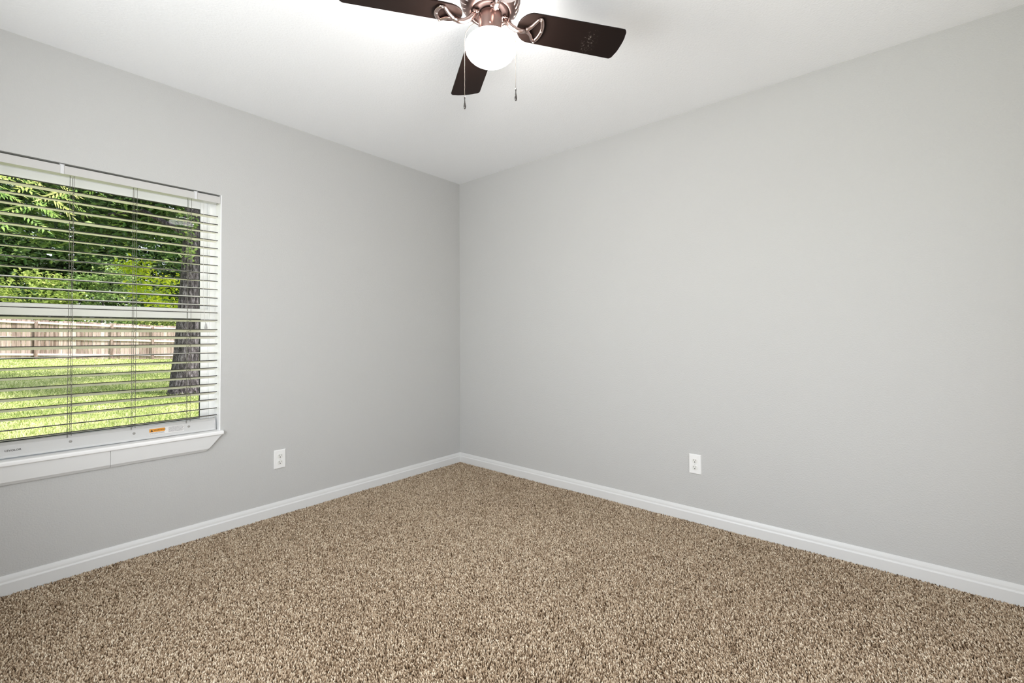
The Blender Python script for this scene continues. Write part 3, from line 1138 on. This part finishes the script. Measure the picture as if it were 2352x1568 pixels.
# the shade tree whose trunk stands at the right of the view
TD = 9.57
tb = at(424, 908, TD)
tt = at(452, 440, TD + .1)
shade = empty('shade_tree', (tb[0], tb[1], gz_(tb[0], tb[1])))
tag(shade, 'tall tree with thick grey trunk standing on the lawn before the fence', 'tree')
so = np.array(shade.location)
g0 = gz_(tb[0], tb[1])
tv = (tt - tb) / (tt[2] - tb[2])
tpts, trad = [], []
for z_, r_ in ((-.15, .36), (.0, .315), (.12, .275), (.35, .243), (.8, .225), (1.5, .208), (2.4, .195), (3.6, .185), (5.0, .165), (6.5, .12), (8.0, .06)):
    tpts.append(tv * z_)
    trad.append(r_)
limbs = [([tv * 4.0, tv * 4.6 + (-1.2, .3, .5), tv * 4.9 + (-2.6, .6, .8)], [.10, .07, .03]),
         ([tv * 4.4, tv * 5.2 + (1.2, -.6, .6), tv * 5.4 + (2.6, -1.8, 1.0)], [.10, .07, .03]),
         ([tv * 3.3, tv * 3.6 + (-.7, .9, .3), tv * 3.5 + (-1.6, 1.6, .2)], [.07, .045, .02]),
         ([tv * 5.0, tv * 5.6 + (-.3, 1.6, .6), tv * 5.7 + (-.5, 2.6, 1.0)], [.09, .06, .03])]
trunk('trunk', tpts, trad, shade, 20, 2, limbs)
leaf_cloud('crown', [((-1.4, 2.2, 5.6), (3.0, 2.2, 1.6), 2.6), ((1.8, 3.0, 6.4), (3.0, 1.8, 1.6), 2), ((3.0, -2.2, 6.6), (2.2, 1.6, 1.2), 1.2), ((-1.9, 2.2, 4.0), (1.5, 1.2, .75), .8), ((-.6, 1.6, 3.9), (.9, .9, .6), .45), ((-1.0, 2.2, 4.3), (2.2, 1.0, .8), .8)],  # near-right blob lies out of view, added to cast shade on the lawn
           26000, .16, M_LEAF_D, shade, 11, .42, .36, 170)
lb = at(352, 655, 10.4) - so
leaf_cloud('low_branch', [(lb, (.42, .35, .38), 1), (lb + (.3, -.1, -.42), (.5, .3, .12), .8), (lb + (-.25, 0, .35), (.3, .3, .12), .5)], 1100, .10, leafmat('lime_leaves', [(0, lin(110, 140, 24)), (.5, lin(176, 196, 36)), (1, lin(222, 226, 70))], .5), shade, 12, .5, .10, 34)['label'] = 'low branch with bright lime leaves'
# shoots and ivy on the trunk
sp1 = at(428, 560, TD - .32) - so
leaf_cloud('trunk_shoots', [(sp1, (.10, .08, .5), 1), (sp1 + (.03, 0, .5), (.12, .08, .25), .8)], 260, .075, M_LEAF_M, shade, 13, .6, .05, 26)['kind'] = 'stuff'

# near tree at the left, its branch hanging across the top of the view
nb = empty('overhanging_tree', (-6.2, 6.6, gz_(-6.2, 6.6)))
tag(nb, 'tree with long narrow leaflets whose branch hangs into the upper left of the window', 'tree')
no = np.array(nb.location)
tipb = at(110, 430, 7.2) - no
trunk('trunk', [(0, 0, -.1), (0, 0, 1.5), (.1, 0, 3.2), (.2, 0, 5)], [.22, .18, .15, .08], nb, 14, 4,
      [([(.1, 0, 2.9), (1.6, -.2, 3.7), tipb * .8 + np.array((0, 0, 1.0)), tipb + (0, 0, .45)], [.09, .06, .03, .012])])


def pinnate(parent):
    rg = np.random.default_rng(21)
    V, T_ = [], []
    for k in range(120):
        px_, py_ = rg.uniform(-60, 300), rg.uniform(330, 500)
        if py_ > 400 + 110 * (1 - max(px_, 0) / 300):
            continue
        p = at(px_, py_, rg.uniform(6.2, 8.2)) - no
        a = rg.uniform(-.9, .9) + (0 if rg.random() < .6 else PI)
        d = np.array([math.cos(a), math.sin(a) * .6, rg.uniform(-.7, -.1)])
        d /= np.linalg.norm(d)
        side = np.cross(d, rg.normal(size=3) * .4 + np.array([0, -.5, 1]))
        side /= np.linalg.norm(side)
        ln = rg.uniform(.26, .42)
        tn = rg.uniform(.15, 1)
        for j in range(13):
            s_ = .15 + .85 * (j // 2) / 6
            sg = 1 if j % 2 else -1
            b_ = p + d * ln * s_ + np.array([0, 0, -.1]) * ln * s_ * s_
            ld = d * .55 + side * sg * .8 + np.array([0, 0, -.25])
            if j == 12:
                ld = d
            ld /= np.linalg.norm(ld)
            l2 = rg.uniform(.09, .14)
            wv = np.cross(ld, np.cross(d, side))
            wv /= np.linalg.norm(wv)
            V += [b_, b_ + ld * l2 * .4 + wv * l2 * .13, b_ + ld * l2, b_ + ld * l2 * .4 - wv * l2 * .13]
            T_ += [min(1, max(0, tn + rg.normal(0, .1)))] * 4
    n = len(V) // 4
    loops = (np.arange(n)[:, None] * 4 + np.array([0, 1, 2, 0, 2, 3])).ravel()
    fast_mesh('leaflets', np.array(V), loops, np.full(2 * n, 3, np.int32), leafmat('pinnate_leaflets', [(0, lin(70, 110, 60)), (.55, lin(150, 182, 100)), (1, lin(232, 232, 150))], .45), T_, False, parent)


pinnate(nb)
leaf_cloud('crown', [((.2, 0, 5.6), (2.6, 2.0, 1.5), 1)], 3000, .16, M_LEAF_M, nb, 23, .3, .35, 40)

# bright shrubs just behind the fence
shr = [(-6.0, 30.2, 2.6, 3.6, 'rounded leafy shrub behind the far left end of the fence'),
       (-1.6, 29.8, 2.3, 4.2, 'yellow-green shrub behind the fence at the left of the window view'),
       (1.6, 30.4, 2.2, 5.4, 'tallest bright green shrub behind the middle of the fence'),
       (4.3, 30.0, 2.1, 3.2, 'lime shrub behind the fence just left of the thick trunk'),
       (7.6, 30.5, 2.5, 3.8, 'pale green shrub behind the fence right of the thick trunk')]
for i, (x, y, r_, h_, lbl) in enumerate(shr):
    g = gz_(x, y)
    e = empty('leafy_shrub', (x, y, g))
    tag(e, lbl, 'shrub', 'shrubs behind the fence')
    leaf_cloud('foliage', [((0, 0, h_ * .55), (r_, 1.2, h_ * .42), 2), ((r_ * .3, -.2, h_ * .75), (r_ * .6, .9, h_ * .25), 1)], 4200, .17, M_LEAF_B if i in (1, 3) else M_LEAF_M, e, 30 + i, .55, .26, 60)
    trunk('stem', [(0, 0, -.1), (.05, 0, h_ * .3), (.1, 0, h_ * .6)], [.08, .06, .03], e, 8, 40 + i)

# dark trees filling the view beyond
trs = [(-9.0, 38, 4.2, 12, 'dark tree beyond the fence at the far left'),
       (-3.6, 36, 3.6, 11, 'dense dark green tree beyond the fence, second from left'),
       (.6, 39, 3.8, 12.5, 'broad dark tree beyond the fence behind the tallest bright shrub'),
       (5.0, 36.5, 3.6, 11.5, 'dark tree beyond the fence behind the lime shrub'),
       (9.4, 38.5, 3.8, 12, 'dark tree beyond the fence behind the pale shrub right of the trunk')]
for i, (x, y, r_, h_, lbl) in enumerate(trs):
    g = gz_(x, y)
    e = empty('dark_tree', (x, y, g))
    tag(e, lbl, 'tree', 'dark trees beyond the fence')
    leaf_cloud('crown', [((0, 0, h_ * .58), (r_, 2.4, h_ * .38), 3), ((0, -.8, h_ * .3), (r_ * .8, 1.4, h_ * .22), 1)], 15000, .34, M_LEAF_D, e, 50 + i, .55, .55, 130)
    trunk('trunk', [(0, 0, -.2), (.1, 0, h_ * .25), (.0, 0, h_ * .5), (.1, 0, h_ * .8)], [.28, .22, .15, .05], e, 10, 60 + i)
